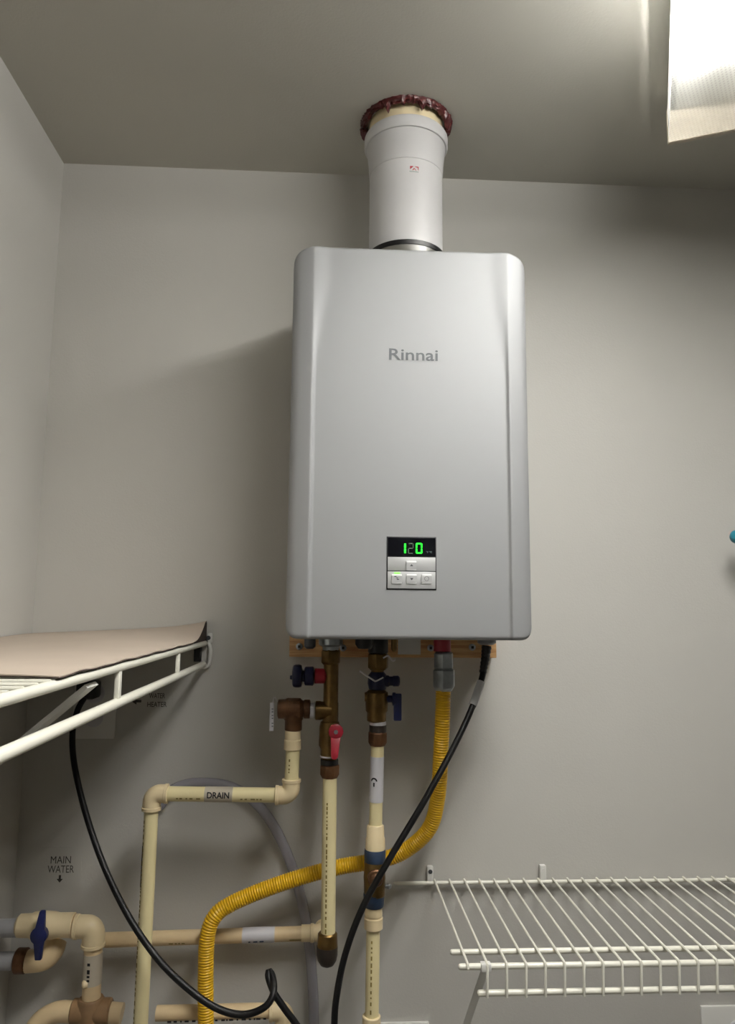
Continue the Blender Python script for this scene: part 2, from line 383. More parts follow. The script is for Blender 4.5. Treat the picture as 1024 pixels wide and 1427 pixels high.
for ch, u0, mt_ in (('1', 559.5, 'digit_green'), ('2', 568.2, 'digit_dim'), ('0', 579, 'digit_green')):
    g = MB(); w_, h_, t = (7.8 if ch == '2' else 9.2), 15, (1.2 if ch == '2' else 2.1); v0 = 756.8
    R = {'a': (u0+1.2, v0, u0+w_-1.2, v0+t), 'g': (u0+1.2, v0+h_/2-t/2, u0+w_-1.2, v0+h_/2+t/2), 'd': (u0+1.2, v0+h_-t, u0+w_-1.2, v0+h_),
         'f': (u0, v0+.8, u0+t, v0+h_/2-.5), 'b': (u0+w_-t, v0+.8, u0+w_, v0+h_/2-.5), 'e': (u0, v0+h_/2+.5, u0+t, v0+h_-.8), 'c': (u0+w_-t, v0+h_/2+.5, u0+w_, v0+h_-.8)}
    if ch == '1': R['b'] = (u0+3.4, v0+.8, u0+6, v0+h_/2-.5); R['c'] = (u0+3.4, v0+h_/2+.5, u0+6, v0+h_-.8)
    if ch == '2': t = 1.2
    for s_ in SEG[ch]: hbox(g, *R[s_], .0016, .0020)
    g.build('digit', mt_, pan, smooth=False)
mt = MB(); p = hp(597.6, 769.5); wall_text(mt, '°F °C', (p.x, HY-.0019, p.z), .0085, .0026); mt.build('unit_symbol', 'logo_grey', pan, smooth=False)
# flue collar on the top, ports and glands under the bottom
VXC, VYC = .1222, -.150
MB().lathe((VXC, VYC, HZ1-.012), (0, 0, 1), [(0, .074), (.013, .074), (.016, .066), (.03, .064), (.05, .063)], 40).build('flue_collar', 'steel', heater)
YP = -.12
vl(MB(), 461, YP, [(884, 17), (898, 17), (901, 12), (906, 11)]).build('outlet_port', 'zinc', heater)
vl(MB(), 527, YP, [(884, 14), (909, 14), (913, 10)]).build('inlet_port', 'black_rubber', heater)
vl(MB(), 616, YP, [(884, 12), (907.5, 12)]).build('gas_port', 'red_plastic', heater)
vl(MB(), 508, YP-.05, [(884, 13), (898, 13), (904, 9)]).build('drain_cap', 'black_rubber', heater)
vl(MB(), 432, YP-.02, [(884, 8), (901, 8), (904, 5)]).build('bottom_plug', 'dark_grey_metal', heater)
vl(MB(), 549, YP-.03, [(884, 4), (905, 4), (908, 2)]).build('drain_nipple', 'brass', heater)
vl(MB(), 678, YP, [(884, 13), (896, 13), (898.5, 9)]).build('cord_gland', 'grey_plastic', heater)

# ---------------------------------------------------------------- vent pipe and firestop
vz = lambda u, v, r: V(u, v, VYC-r).z
vent = thing('vent_pipe', (VXC, VYC, ZO+.58), 'white concentric vent pipe rising from heater to ceiling', 'vent pipe')
zb = ZO+.588; z_line = vz(565, 219, .0625); z_rim0 = vz(565, 172, .071); z_rim1 = vz(565, 158, .071)
MB().lathe((VXC, VYC, zb), (0, 0, 1), [(0, .0605), (.001, .0618), (z_line-zb, .0618), (z_line-zb+.001, .0628), (z_line-zb+.02, .0638), (z_line-zb+.03, .0648), (z_rim0-zb-.002, .0672)], 56).build('pipe_body', 'white_pp', vent)
MB().lathe((VXC, VYC, z_rim0-.0022), (0, 0, 1), [(0, .0655), (.0005, .0695), (.004, .0715), (z_rim1-z_rim0, .0715), (z_rim1-z_rim0+.003, .0695), (z_rim1-z_rim0+.0035, .06)], 56).build('socket_rim', 'white_pp', vent)
MB().lathe((VXC, VYC, zb-.009), (0, 0, 1), [(0, .0615), (.001, .0645), (.008, .0645), (.0095, .0615)], 56).build('seal_ring', 'black_rubber', vent)
MB().lathe((VXC, VYC, z_rim1), (0, 0, 1), [(0, .0625), (ZC-.0005-z_rim1, .0628)], 48).build('upper_pipe', 'cream_foam', vent)
# printed mark on the pipe: red square with a white peak, grey line below
pc = V(577.5, 236, VYC-.0625); ang = math.atan2(pc.x-VXC, .0625); upv = Vector((math.sin(ang), -math.cos(ang), 0)); c0 = Vector((VXC, VYC, pc.z))
e = .0012; r_ = .0621
def mark(mb, polys):
    for P in polys: wrap(mb, c0, (0, 0, 1), upv, r_, [(y*e*1.0, -x*e) for x, y in P], [tuple(range(len(P)))])
k = MB(); mark(k, [[(-6, 0), (-6, 5), (-1, 5)], [(0, 5), (6, 5), (6, 3.2), (2, 3.8)], [(4.6, 3.2), (6, 3.2), (6, -1), (5, 1)], [(-3, -1), (-1, 2), (0, 2.4), (1.6, .6), (3, -1), (1.8, -1), (0, 1), (-1.8, -1)]]); k.build('printed_emblem', 'logo_red', vent, smooth=False)
k = MB(); mark(k, [[(-6.5+i*1.8, -3.6), (-6.5+i*1.8, -2), (-5.3+i*1.8, -2), (-5.3+i*1.8, -3.6)] for i in range(7)]); k.build('printed_line', 'logo_grey', vent, smooth=False)
# firestop caulk: lumpy ring
vs = []; fs = []; N, M_ = 150, 14
for i in range(N):
    q = 2*math.pi*i/N; lump = noise.noise((math.cos(q)*4, math.sin(q)*4, 1))*.5+noise.noise((math.cos(q)*13, math.sin(q)*13, 3))*.6
    for j in range(M_):
        p_ = math.pi*j/(M_-1)           # half ring below the ceiling
        rr = .0718+(.0072*math.cos(p_)*(1+.35*lump) if p_ < 1.5 else .0055*math.cos(p_))
        drip = max(0, noise.noise((math.cos(q)*9, math.sin(q)*9, 7))-.15)*.03
        dz = (.0085+.006*max(-.6, lump)+drip)*math.sin(p_)
        h = noise.noise((math.cos(q)*26, math.sin(q)*26, j*.9))*.0026
        vs.append((VXC+(rr+h)*math.cos(q), VYC+(rr+h)*math.sin(q), ZC-.0002-max(0, dz+h*(1 if 0 < j < M_-1 else 0))))
for i in range(N):
    for j in range(M_-1): fs.append((i*M_+j, ((i+1) % N)*M_+j, ((i+1) % N)*M_+j+1, i*M_+j+1))
    fs.append((i*M_+M_-1, ((i+1) % N)*M_+M_-1, ((i+1) % N)*M_, i*M_))
tag(MB().add(vs, fs).build('firestop_caulk', 'firestop_red', L=(VXC, VYC, ZC-.02)), 'lumpy dark red firestop caulk ring around vent at ceiling', 'caulk')

# ---------------------------------------------------------------- wooden ledger
a = V(403, 905, -.038); b_ = V(692, 917, -.038)
led = thing('wooden_board', ((a.x+b_.x)/2, -.019, b_.z), 'pine mounting board on wall under the water heater', 'board')
MB().box((a.x, -.038, b_.z), (b_.x, -.0002, b_.z+.089)).build('plank', 'pine', led, bevel=.0015)
for u, v in ((417, 901), (658, 902), (478, 903), (600, 903)):
    p = V(u, v, -.0405); s_ = MB().lathe((p.x, -.0425, p.z), (0, 1, 0), [(0, .003), (.0012, .0058), (.0044, .0058)], 16).build('screw', 'zinc', led)
    MB().box((p.x-.0022, -.0432, p.z-.0022), (p.x+.0022, -.0424, p.z+.0022)).build('screw_recess', 'black_rubber', s_, smooth=False)

# ---------------------------------------------------------------- hot water service valve and relief valve
p = V(459, 1085, YP)
hv = thing('service_valve', p, 'brass hot water service valve with red lever under heater', 'valve')
vl(MB(), 461, YP, [(905, 11), (907, 13.5), (923, 13.5), (926, 11)], 6, True).build('union_nut', 'brass', hv, bevel=.0006)
mb = MB(); vl(mb, 461.5, YP, [(925, 10.5), (978, 10.5), (980, 11), (1004, 11), (1008, 9)])
mb.build('body', 'brass', hv)
hl(MB(), 942, YP, [(437, 6), (452, 6)]).build('side_port', 'brass', hv)
hl(MB(), 990, YP, [(439, 11), (440, 13), (446, 13), (448, 12.2), (462, 12.2)]).build('side_port', 'brass', hv)
hl(MB(), 942, YP, [(438, 8.5), (439, 10.5), (452, 10.5), (455, 8)], 12, True).build('red_collar', 'red_plastic', hv)
c_ = hl(MB(), 942, YP, [(424, 11), (425.5, 13), (436, 13.5), (437.5, 11)]).build('hose_cap', 'navy_plastic', hv)
hl(MB(), 942, YP, [(407.5, 12), (409, 15), (412, 16), (417, 16), (420, 15), (421.5, 8), (424.5, 8)], 18, True).build('cap_grip', 'navy_plastic', c_)
hl(MB(), 944, YP, [(404, 2.6), (408, 3.4)], 10).build('cap_nub', 'navy_plastic', c_)
mb = MB(); vl(mb, 459.5, YP, [(1003, 9), (1006, 13), (1012, 14.5), (1038, 15), (1043, 12.5), (1052, 12.5), (1057, 10.5), (1066, 10.5)]); mb.build('ball_body', 'brass', hv)
vl(MB(), 458.5, YP, [(1052.5, 12.8), (1054.5, 12.8)]).build('thread_tape', 'label_white', hv)
vl(MB(), 459, YP, [(1058, 12.5), (1065, 12.5)]).build('gasket', 'black_rubber', hv)
vl(MB(), 459.5, YP, [(1064, 11), (1067, 14.3), (1078, 14.3), (1084, 11)], 8, True).build('compression_nut', 'bronze', hv, bevel=.0008)
# lever: hub towards the camera and paddle hanging down
hc = V(468, 1020, YP-.026)
lv = MB().lathe((hc.x, hc.y+.014, hc.z), (0, -1, 0), [(0, .007), (.006, .007), (.007, .0115), (.013, .0115), (.0145, .009)], 20).build('lever', 'red_plastic', hv)
e1 = V(466, 1056, YP-.034); d_ = e1-hc
mb = MB(); sd = Vector((.0062, 0, 0)); th = Vector((0, .0045, 0)); f0 = Vector((hc.x, hc.y+.002, hc.z-.004))
mb.prism([f0-sd*1.3, f0+sd*1.3, e1+sd*.85, e1+Vector((.002, 0, -.003)), e1-Vector((.002, 0, .003)), e1-sd*.85], th).build('lever_paddle', 'red_plastic', lv, bevel=.0012)
MB().lathe((hc.x, hc.y-.0008, hc.z), (0, -1, 0), [(0, .0035), (.002, .0035)], 6, True).build('lever_screw', 'zinc', lv)

rv = thing('relief_valve', V(409, 1018, YP), 'bronze pressure relief valve with white tag left of red lever valve', 'valve')
mb = MB(); hl(mb, 988, YP, [(386.5, 10), (388, 13), (397, 13.5), (400, 15), (418, 15), (421, 12), (423, 11.5), (424, 13), (431, 13), (432.5, 11)]); mb.build('body', 'bronze', rv)
vl(MB(), 409.5, YP, [(974, 9), (976, 12), (990, 13.5), (1002, 13.5), (1004, 12), (1017, 12), (1018.5, 10)]).build('outlet', 'bronze', rv)
hl(MB(), 990, YP, [(432, 10.5), (437.5, 10.5)]).build('thread_tape', 'label_white', rv)
a = V(379.5, 979, YP-.012); b_ = V(379.5, 1018, YP-.012)
tg = MB().box((a.x-.0034, YP-.016, b_.z), (a.x+.0030, YP-.0148, a.z)).build('hang_tag', 'label_white', rv, bevel=.0003)
mk = MB()
for v in (988, 992, 997, 1001, 1008, 1012): q = V(379.5, v, YP-.016); mk.box((q.x-.0012, YP-.0164, q.z-.0009), (q.x+.0014, YP-.01598, q.z+.0009))
mk.build('tag_print', 'grey_plastic', tg, smooth=False)
MB().tube(spline([V(380, 981, YP-.0155), V(382, 972, YP-.012), V(386, 976, YP-.005), V(389, 984, YP)], 6), .0008, 6).build('tag_wire', 'label_white', rv)

# ---------------------------------------------------------------- CPVC hot pipe with brass end cap
PR = .0111
hp_ = thing('hot_pipe', V(456, 1347, YP), 'cream plastic pipe dropping from red lever valve to brass end cap', 'pipe')
a = V(459.5, 1083, YP); b_ = V(457, 1306, YP)
MB().tube([a, b_], PR, 24).build('pipe_length', 'cpvc', hp_)
mb = MB(); dashes(mb, a+(b_-a)*.12, b_, (-.35, -1, 0), PR+.0002); mb.build('pipe_print', 'pipe_print', hp_, smooth=False)
cp = vl(MB(), 456.5, YP, [(1299, 11.5), (1301, 13.5), (1318, 14.5), (1322, 14.5)]).build('brass_sleeve', 'brass', hp_)
vl(MB(), 456, YP, [(1318, 14.8), (1330, 14.6), (1338, 13), (1344, 9.5), (1347, 4)]).build('end_cap', 'dark_rubber_cap', hp_)

# ---------------------------------------------------------------- cold service valve
cv = thing('service_valve', V(526, 1038, YP), 'brass cold water service valve with blue lever under heater', 'valve')
vl(MB(), 527, YP, [(909, 11), (912, 15), (930, 15), (934, 11)], 6, True).build('union_nut', 'brass', cv, bevel=.0006)
vl(MB(), 526, YP, [(932, 9), (964, 9)]).build('neck', 'brass', cv)
hc = vl(MB(), 526, YP, [(936, 9), (941, 13), (952, 14), (960, 12), (963, 8)]).build('hose_cap', 'navy_plastic', cv)
hl(MB(), 949, YP-.004, [(526, 7.5), (541, 8), (543, 6.5), (547, 6.5), (548, 7.5), (555, 7.5), (557, 5.5)], 16).build('cap_grip', 'navy_plastic', hc)
vl(MB(), 525, YP, [(961, 11), (965, 15), (976, 16), (990, 15.5), (993, 13.5), (1004, 13.5), (1006, 11)]).build('ball_body', 'brass', cv)
hl(MB(), 971, YP, [(508, 6), (511, 7), (540, 7)], 14).build('stem_boss', 'brass', cv)
lb = hl(MB(), 974, YP-.004, [(538, 5), (546, 5), (547, 9), (551, 9)], 16).build('lever', 'blue_plastic', cv)
a = V(554, 966, YP-.004); b_ = V(554, 1004, YP-.004)
MB().box((a.x-.0068, YP-.011, b_.z), (a.x+.006, YP-.0045, a.z)).build('lever_paddle', 'blue_plastic', lb, bevel=.002)
vl(MB(), 526.5, YP, [(1005, 11.5), (1011, 11.5)]).build('thread_tape', 'label_white', cv)
vl(MB(), 526.5, YP, [(1010, 12), (1020, 12)]).build('gasket', 'dark_rubber_cap', cv)
vl(MB(), 526, YP, [(1018, 11), (1021, 13.8), (1034, 13.8), (1039, 11)], 8, True).build('compression_nut', 'bronze', cv, bevel=.0008)
zt_ = MB(); a = V(501, 935, YP-.03); b_ = V(519, 947, YP-.016)
zt_.tube(spline([V(534, 944, YP-.017), V(524, 949, YP-.018), b_, a], 5), .0013, 6)
zt_.tube(spline([V(534, 917, YP-.019), V(541, 914, YP-.022), V(547, 921, YP-.022), V(551, 919, YP-.022)], 5), .0013, 6)
zt_.build('cable_tie', 'label_white', cv)

# ---------------------------------------------------------------- cold pipe
cpp = thing('cold_pipe', V(518, 1440, YP), 'cream plastic pipe with brass tee below blue lever valve', 'pipe')
a = V(526, 1037, YP); b_ = V(523, 1160, YP)
MB().tube([a, b_], PR-.0008, 24).build('pipe_length', 'cpvc', cpp)
lw = MB().tube([V(525.7, 1054, YP), V(524, 1117, YP)], PR-.0002, 24).build('label_wrap', 'label_white', cpp); lw['label'] = 'white label wrap with an arrow mark'
mb = MB(); q = V(524.8, 1086, YP)
vs_, fs_ = [], []
for kk in range(9):                                    # arrow-like mark: arch over a short stem
    t = math.pi*kk/8; vs_ += [(-.001+.0055*math.sin(t), .0055*math.cos(t)), (-.001+.0032*math.sin(t), .0032*math.cos(t))]
fs_ = [(2*i, 2*i+2, 2*i+3, 2*i+1) for i in range(8)]
vs_ += [(-.009, -.0012), (-.009, .0012), (-.003, .0012), (-.003, -.0012)]; k = len(vs_); fs_.append((k-4, k-3, k-2, k-1))
wrap(mb, q, (0, 0, 1), (-.5, -1, 0), PR+.0001, vs_, fs_); mb.build('label_print', 'ink', lw, smooth=False)
mb = MB(); vl(mb, 523, YP, [(1149, 10.5), (1151, 12), (1166, 12.5), (1168, 13.5), (1186, 13.8)]); mb.build('upper_coupling', 'cpvc_fitting', cpp)
vl(MB(), 522.5, YP, [(1183, 14.2), (1186, 15), (1199, 15), (1202, 14)]).build('sealing_tape', 'blue_tape', cpp)
tb = vl(MB(), 522, YP, [(1198, 13), (1201, 14.8), (1216, 14.8), (1222, 15.5), (1230, 15), (1247, 14.6), (1249, 13)]).build('brass_tee', 'brass', cpp)
q = V(523, 1223, YP-.015)
MB().lathe((q.x, YP-.008, q.z), (0, -1, 0), [(0, .0125), (.012, .0125), (.013, .011), (.018, .0105), (.021, .008), (.0225, .003)], 20).build('drain_boss', 'bronze', tb)
q = V(540, 1235, YP)
MB().lathe((q.x-.006, YP, q.z), (1, 0, 0), [(0, .003), (.006, .0035), (.007, .0045), (.01, .004), (.012, .002)], 12).build('bleed_screw', 'zinc', tb)
vl(MB(), 521, YP, [(1244, 14.4), (1246, 14.8), (1260, 14.2), (1263, 13)]).build('sealing_tape', 'blue_tape', cpp)
mb = MB(); vl(mb, 520.5, YP, [(1260, 12), (1275, 12.4), (1276, 11.6), (1277.5, 11.6), (1278.5, 13), (1293, 13), (1295, 11)]); mb.build('lower_coupling', 'cpvc_fitting', cpp)
a = V(520, 1292, YP); b_ = V(518, 1420, YP)
MB().tube([a, b_], PR-.0006, 24).build('pipe_length', 'cpvc', cpp)
mb = MB(); dashes(mb, a+(b_-a)*.06, b_, (-.25, -1, 0), PR-.0004); mb.build('pipe_print', 'pipe_print', cpp, smooth=False)
mb = MB(); vl(mb, 517.5, YP, [(1415, 12), (1416, 12.8), (1450, 12.8)]); mb.build('bottom_coupling', 'cpvc_fitting', cpp)

# ---------------------------------------------------------------- relief drain pipe
dp = thing('drain_pipe', V(195, 1440, YP), 'cream plastic drain pipe with label and two elbows', 'pipe')
vl(MB(), 408, YP, [(1016, 10.5), (1018, 11), (1030, 11), (1031, 11.8), (1044, 12), (1045, 10.5)]).build('adapter', 'cpvc_fitting', dp)
e0 = V(405.5, 1108, YP)
MB().tube([V(408, 1043, YP), e0+Vector((0, 0, .016))], PR, 24).build('pipe_length', 'cpvc', dp)
mb = MB(); dashes(mb, V(408, 1049, YP), e0+Vector((0, 0, .02)), (-.4, -1, 0), PR+.0002); mb.build('pipe_print', 'pipe_print', dp, smooth=False)
def rim_ring(p, d, r, par, m_='cpvc_fitting'):
    return MB().lathe(Vector(p)-Vector(d)*.003, d, [(0, r), (.0006, r+.0011), (.005, r+.0011), (.0056, r)], 22).build('socket_rim', m_, par)
def elbow(c, a, b, r=.0138, ext=.012, name='elbow', m_='cpvc_fitting', par=None, rim=.0006):
    a = Vector(a).normalized(); b = Vector(b).normalized(); k = .012
    pts = [Vector(c)+a*(k+ext)]+arc(c, a*k, b*k, 8)+[Vector(c)+b*(k+ext)]
    o = MB().tube(pts, r, 22).build(name, m_, par)
    for d in (a, b): rim_ring(Vector(c)+d*(k+ext-.002), d, r, o, m_)
    return o
elbow(e0, (0, 0, 1), (-1, 0, 0), par=dp)
e1 = V(212, 1106, YP); hz = e1.z; e0z = e0.z
a = Vector((e1.x+.012, YP, e1.z)); b_ = Vector((e0.x-.014, YP, e0.z))
MB().tube([a, b_], PR, 24).build('pipe_length', 'cpvc', dp)
mb = MB(); dashes(mb, a+(b_-a)*.1, a+(b_-a)*.42, (0, -1, -.45), PR+.0002); dashes(mb, a+(b_-a)*.62, b_-(b_-a)*.1, (0, -1, -.45), PR+.0002); mb.build('pipe_print', 'pipe_print', dp, smooth=False)
elbow(e1, (1, 0, 0), (0, 0, -1), par=dp)
MB().tube([e1+Vector((0, 0, -.012)), V(195, 1445, YP)], PR-.0004, 24).build('pipe_length', 'cpvc', dp)
a2 = e1+Vector((0, 0, -.03)); b2 = V(195, 1440, YP)
mb = MB(); dashes(mb, a2, b2, (-.8, -.6, 0), PR-.0001, h=.003); mb.build('pipe_print', 'pipe_print', dp, smooth=False)
st = MB(); wrap(st, a2, b2-a2, (-.86, -.5, 0), PR-.0001, [(.045, -.002), (.045, .002), (.105, .002), (.105, -.002)], [(0, 1, 2, 3)]); st.build('printed_stripe', 'ink', dp, smooth=False)
q0 = a+(b_-a)*((283-212)/(405-212.)); q1 = a+(b_-a)*((327-212)/(405-212.))
lw = MB().tube([q0, q1], PR+.0004, 24).build('label_wrap', 'label_clear', dp); lw['label'] = 'clear label wrap reading DRAIN'
mb = MB(); vs_, fs_ = slice2d(*fit_text('DRAIN', .034, .0095, .03), .0012); wrap(mb, (q0+q1)/2, q1-q0, (0, -1, .1), PR+.0006, vs_, fs_); mb.build('label_lettering', 'ink', lw, smooth=False)

# ---------------------------------------------------------------- gas connector
gh = thing('gas_hose', V(287, 1440, -.075), 'yellow corrugated gas hose bending across the wall', 'hose')
vl(MB(), 618, YP, [(908, 12), (911, 14.5), (930, 14.8), (932, 12)], 6, True).build('adapter', 'zinc', gh, bevel=.0008)
vl(MB(), 618.5, YP, [(930, 12), (934, 16.5), (956, 16.5), (963, 12)], 6, True).build('flare_nut', 'zinc', gh, bevel=.001)
path = [(617.5, 955, YP), (616.5, 1000, YP), (614, 1050, -.115), (610, 1110, -.1), (597, 1156, -.085), (560, 1188, -.072), (520, 1200, -.066), (478, 1207, -.064), (430, 1219, -.064), (375, 1237, -.067), (325, 1258, -.073), (300, 1276, -.078), (289, 1305, -.08), (286.5, 1360, -.08), (287, 1450, -.08)]
pts = resample(spline([V(*q) for q in path], 16), .00068)
PITCH_ = .0040
hs = MB().tube(pts, lambda j, L: .0107+.0017*(abs(math.sin(math.pi*L/PITCH_)))**.7, 18).build('corrugated_hose', 'gas_yellow', gh)

# ---------------------------------------------------------------- clear vinyl tube
path = [(222, 1124, -.013), (240, 1101, -.014), (275, 1091, -.014), (325, 1098, -.013), (365, 1128, -.013), (396, 1180, -.013), (418, 1245, -.012), (430, 1310, -.012), (436, 1380, -.012), (438, 1450, -.012)]
tag(MB().tube(spline([V(*q) for q in path], 10), .0085, 16).build('vinyl_tube', 'clear_vinyl', L=V(438, 1450, -.012)), 'cloudy clear vinyl tube arching behind the drain pipe', 'tube')

# ---------------------------------------------------------------- horizontal pipes near the wall
YW = -.036
wp = thing('wall_pipe', V(300, 1305, YW), 'thin cream pipe running level behind the brass end cap', 'pipe')
a = V(140, 1310, YW); b_ = V(447, 1300, YW)
MB().tube([a, b_], .0112, 22).build('pipe_length', 'cpvc_tan', wp)
MB().tube([V(420, 1300.5, YW), V(446, 1300, YW), ], .0128, 22).build('end_fitting', 'cpvc_fitting', wp)
elbow(V(450, 1300, YW), (-1, 0, 0), (0, 1, 0), .013, .008, par=wp)
lw = MB().tube([V(338, 1303.5, YW), V(383, 1302.2, YW)], .0117, 22).build('label_wrap', 'label_white', wp)
mb = MB(); dashes(mb, V(340, 1306, YW), V(383, 1304, YW), (0, -1, -.3), .0119); mb.build('label_print', 'blue_tape', lw, smooth=False)
mb = MB(); wrap(mb, V(414, 1301, YW), (1, 0, 0), (0, -1, -.6), .0115, [(-.012, -.0012), (.012, -.0012), (.012, .0012), (-.012, .0012)], [(0, 1, 2, 3)])
mb2 = V(230, 1307, YW); dashes(mb, mb2, V(268, 1306, YW), (0, -1, -.5), .0115); mb.build('pipe_print', 'pipe_print', wp, smooth=False)

YQ = -.045
wq = thing('wall_pipe', V(300, 1412, YQ), 'pale cream pipe with printed band low on the wall behind yellow hose', 'pipe')
MB().tube([V(218, 1412, YQ), V(392, 1408, YQ)], .0112, 22).build('pipe_length', 'cpvc_tan', wq)
mb = MB(); dashes(mb, V(228, 1418, YQ), V(380, 1413, YQ), (0, -1, -.1), .0114, h=.0028); mb.build('pipe_print', 'ink', wq, smooth=False)
elbow(V(397, 1408, YQ), (-1, 0, 0), (0, 0, -1), .0148, .012, par=wq)
MB().tube([V(397, 1420, YQ), V(397, 1450, YQ)], .0112, 20).build('drop_pipe', 'cpvc_tan', wq)

# ---------------------------------------------------------------- main water manifold, lower left
YM = -.065
mw = thing('main_water_pipe', V(125, 1445, YM), 'cream main water pipe with blue handled valve beside left wall', 'pipe')
mb = MB(); hl(mb, 1290, YM, [(24, 12), (27, 15), (42, 15.5), (46, 17.5), (62, 18.5), (74, 17.5), (80, 16), (101, 16), (102, 14)], 24); mb.build('valve_body', 'cpvc_fitting', mw)
hc = V(54, 1304, YM-.034)
hd = MB().lathe((hc.x, YM-.012, hc.z), (0, -1, 0), [(0, .006), (.014, .006), (.015, .0125), (.024, .0125), (.026, .009)], 18).build('handle', 'blue_plastic', mw); hd['label'] = 'dark blue butterfly handle'
mb = MB(); y0 = hc.y-.003
a = V(59, 1269, hc.y); b_ = V(53, 1338, hc.y)
mb.prism([Vector((a.x-.0035, y0, a.z)), Vector((a.x+.0045, y0, a.z)), Vector((hc.x+.009, y0, hc.z)), Vector((b_.x+.005, y0, b_.z)), Vector((b_.x-.0045, y0, b_.z)), Vector((hc.x-.0085, y0, hc.z))], (0, .008, 0)).build('handle_blade', 'blue_plastic', hd, bevel=.002)
e2 = V(131, 1291, YM)
elbow(e2, (-1, 0, 0), (0, 0, -1), .0172, .017, par=mw)
MB().lathe(V(101, 1290, YM), (1, 0, 0), [(0, .0178), (.003, .0178)], 24).build('coupling_ring', 'cpvc_tan', mw)
a = V(130, 1318, YM); b_ = V(127, 1395, YM)
MB().tube([a, b_], .0140, 22).build('riser', 'cpvc_tan', mw)
lw = MB().tube([V(130, 1327, YM), V(128, 1370, YM)], .0145, 22).build('label_wrap', 'label_clear', mw)
mb = MB(); dashes(mb, V(130, 1329, YM), V(128, 1371, YM), (-.15, -1, 0), .0147, h=.0045); mb.build('label_print', 'ink', lw, smooth=False)
q = V(118, 1371, YM-.01); MB().lathe((q.x+.004, q.y, q.z), (-1, -.4, 0), [(0, .006), (.006, .006), (.008, .004)], 12).build('drain_nub', 'cpvc_fitting', mw)
mb = MB(); vl(mb, 127, YM, [(1390, 16), (1393, 18), (1424, 18), (1450, 18)]); hl(mb, 1410, YM, [(100, 14), (102, 16.5), (152, 16.5), (154, 14)])
mb.build('tee', 'cpvc_brown', mw)
MB().tube([V(148, 1411, YM), V(170, 1413, YM)], .0152, 20).build('right_stub', 'cpvc_tan', mw)
MB().tube(spline([V(103, 1410, YM), V(82, 1410, YM), V(66, 1416, YM), V(52, 1428, YM), V(44, 1445, YM)], 6), .0150, 20).build('left_bend', 'cpvc_tan', mw)
# lower return loop
lr = thing('return_elbow', V(45, 1338, YM+.015), 'tan return pipe elbow below the blue handle beside left wall', 'pipe')
YN = YM+.012
MB().tube(spline([V(24, 1339, YN), V(48, 1339, YN), V(64, 1335, YN), V(74, 1324, YN+.004), V(78, 1312, YN+.012)], 8), .0165, 20).build('bend', 'cpvc_tan', lr)
MB().lathe(V(22, 1339, YN), (1, 0, 0), [(0, .0165), (.002, .0185), (.016, .0185), (.018, .0165)], 22).build('crimp_ring', 'bronze', lr)
for v, yy, lab in ((1293, YM, 'grey plastic tube entering the blue handled valve from left wall'), (1339, YN, 'grey plastic tube entering the tan return elbow from left wall')):
    a = V(26, v, yy); o = MB().tube([Vector((XL+.0005, yy, a.z)), a], .0133, 20).build('supply_tube', 'grey_pex', L=a); tag(o, lab, 'tube')

# ---------------------------------------------------------------- power cord
pcord = thing('power_cord', V(440, 1445, -.2), 'black power cord from heater to outlet under the left shelf', 'cord')
path = [(677, 902, YP), (675, 925, YP-.004), (670, 950, -.135), (656, 990, -.155), (630, 1045, -.175), (590, 1118, -.19), (545, 1193, -.198), (506, 1263, -.2), (481, 1330, -.2), (468, 1395, -.2), (464, 1450, -.2), (452, 1495, -.2), (436, 1490, -.19), (420, 1440, -.185), (396, 1405, -.183), (382, 1384, -.18), (374, 1362, -.168), (375, 1353, -.16), (380, 1362, -.17), (381, 1384, -.192), (368, 1404, -.197), (336, 1414, -.195), (296, 1402, -.19), (252, 1369, -.182), (215, 1330, -.172), (178, 1275, -.15), (145, 1207, -.12), (120, 1135, -.09), (104, 1068, -.065), (101, 1022, -.052), (108, 990, -.046), (119, 970, -.046)]
MB().tube(resample(spline([V(*q) for q in path], 14), .004), .0048, 12).build('cord', 'black_cord', pcord)
mb = MB(); pts = spline([V(678, 900, YP), V(676, 918, YP-.002), V(672.5, 938, YP-.008)], 14)
mb.tube(pts, lambda j, L: .0078-.00009*j+(.0006 if (j//2) % 2 else 0), 14).build('strain_relief', 'black_rubber', pcord)
q0 = [V(670, 950, -.135), V(664.5, 967, -.143), V(658.5, 983, -.1515)]
MB().tube(spline(q0, 8), .0063, 14).build('cord_label', 'sleeve_grey', pcord)
q = V(123, 960, -.03)
pg = MB().box((q.x-.016, -.047, q.z-.016), (q.x+.016, -.0095, q.z+.014)); pg.build('plug', 'black_rubber', pcord, bevel=.005)

# ---------------------------------------------------------------- wall plates
def plate(name, u0, v0, label, wd=.074, ht=.116, outlet=True, zoff=0):
    c = V(u0, v0, 0); t = thing(name, (c.x, 0, c.z-ht), label, 'wall plate')
    MB().box((c.x-wd/2, -.0062, c.z-ht), (c.x+wd/2, -.0001, c.z)).build('cover', 'white_plastic', t, bevel=.0022)
    if outlet:
        for dz in (-.038, -.078):
            MB().lathe((c.x, -.0055, c.z+dz), (0, -1, 0), [(0, .0165), (.0016, .0165), (.002, .016)], 20).build('socket', 'label_white', t)
    return t
plate('wall_outlet', 136, 934, 'white outlet plate with black plug under the left wire shelf', wd=.072, ht=.114)
plate('wall_outlet', 563, 1422.5, 'white wall plate low beside the cream cold pipe', wd=.082, ht=.125)
plate('wall_box', 1024, 1399, 'white wall plate under the right wire shelf', wd=.125, ht=.125)

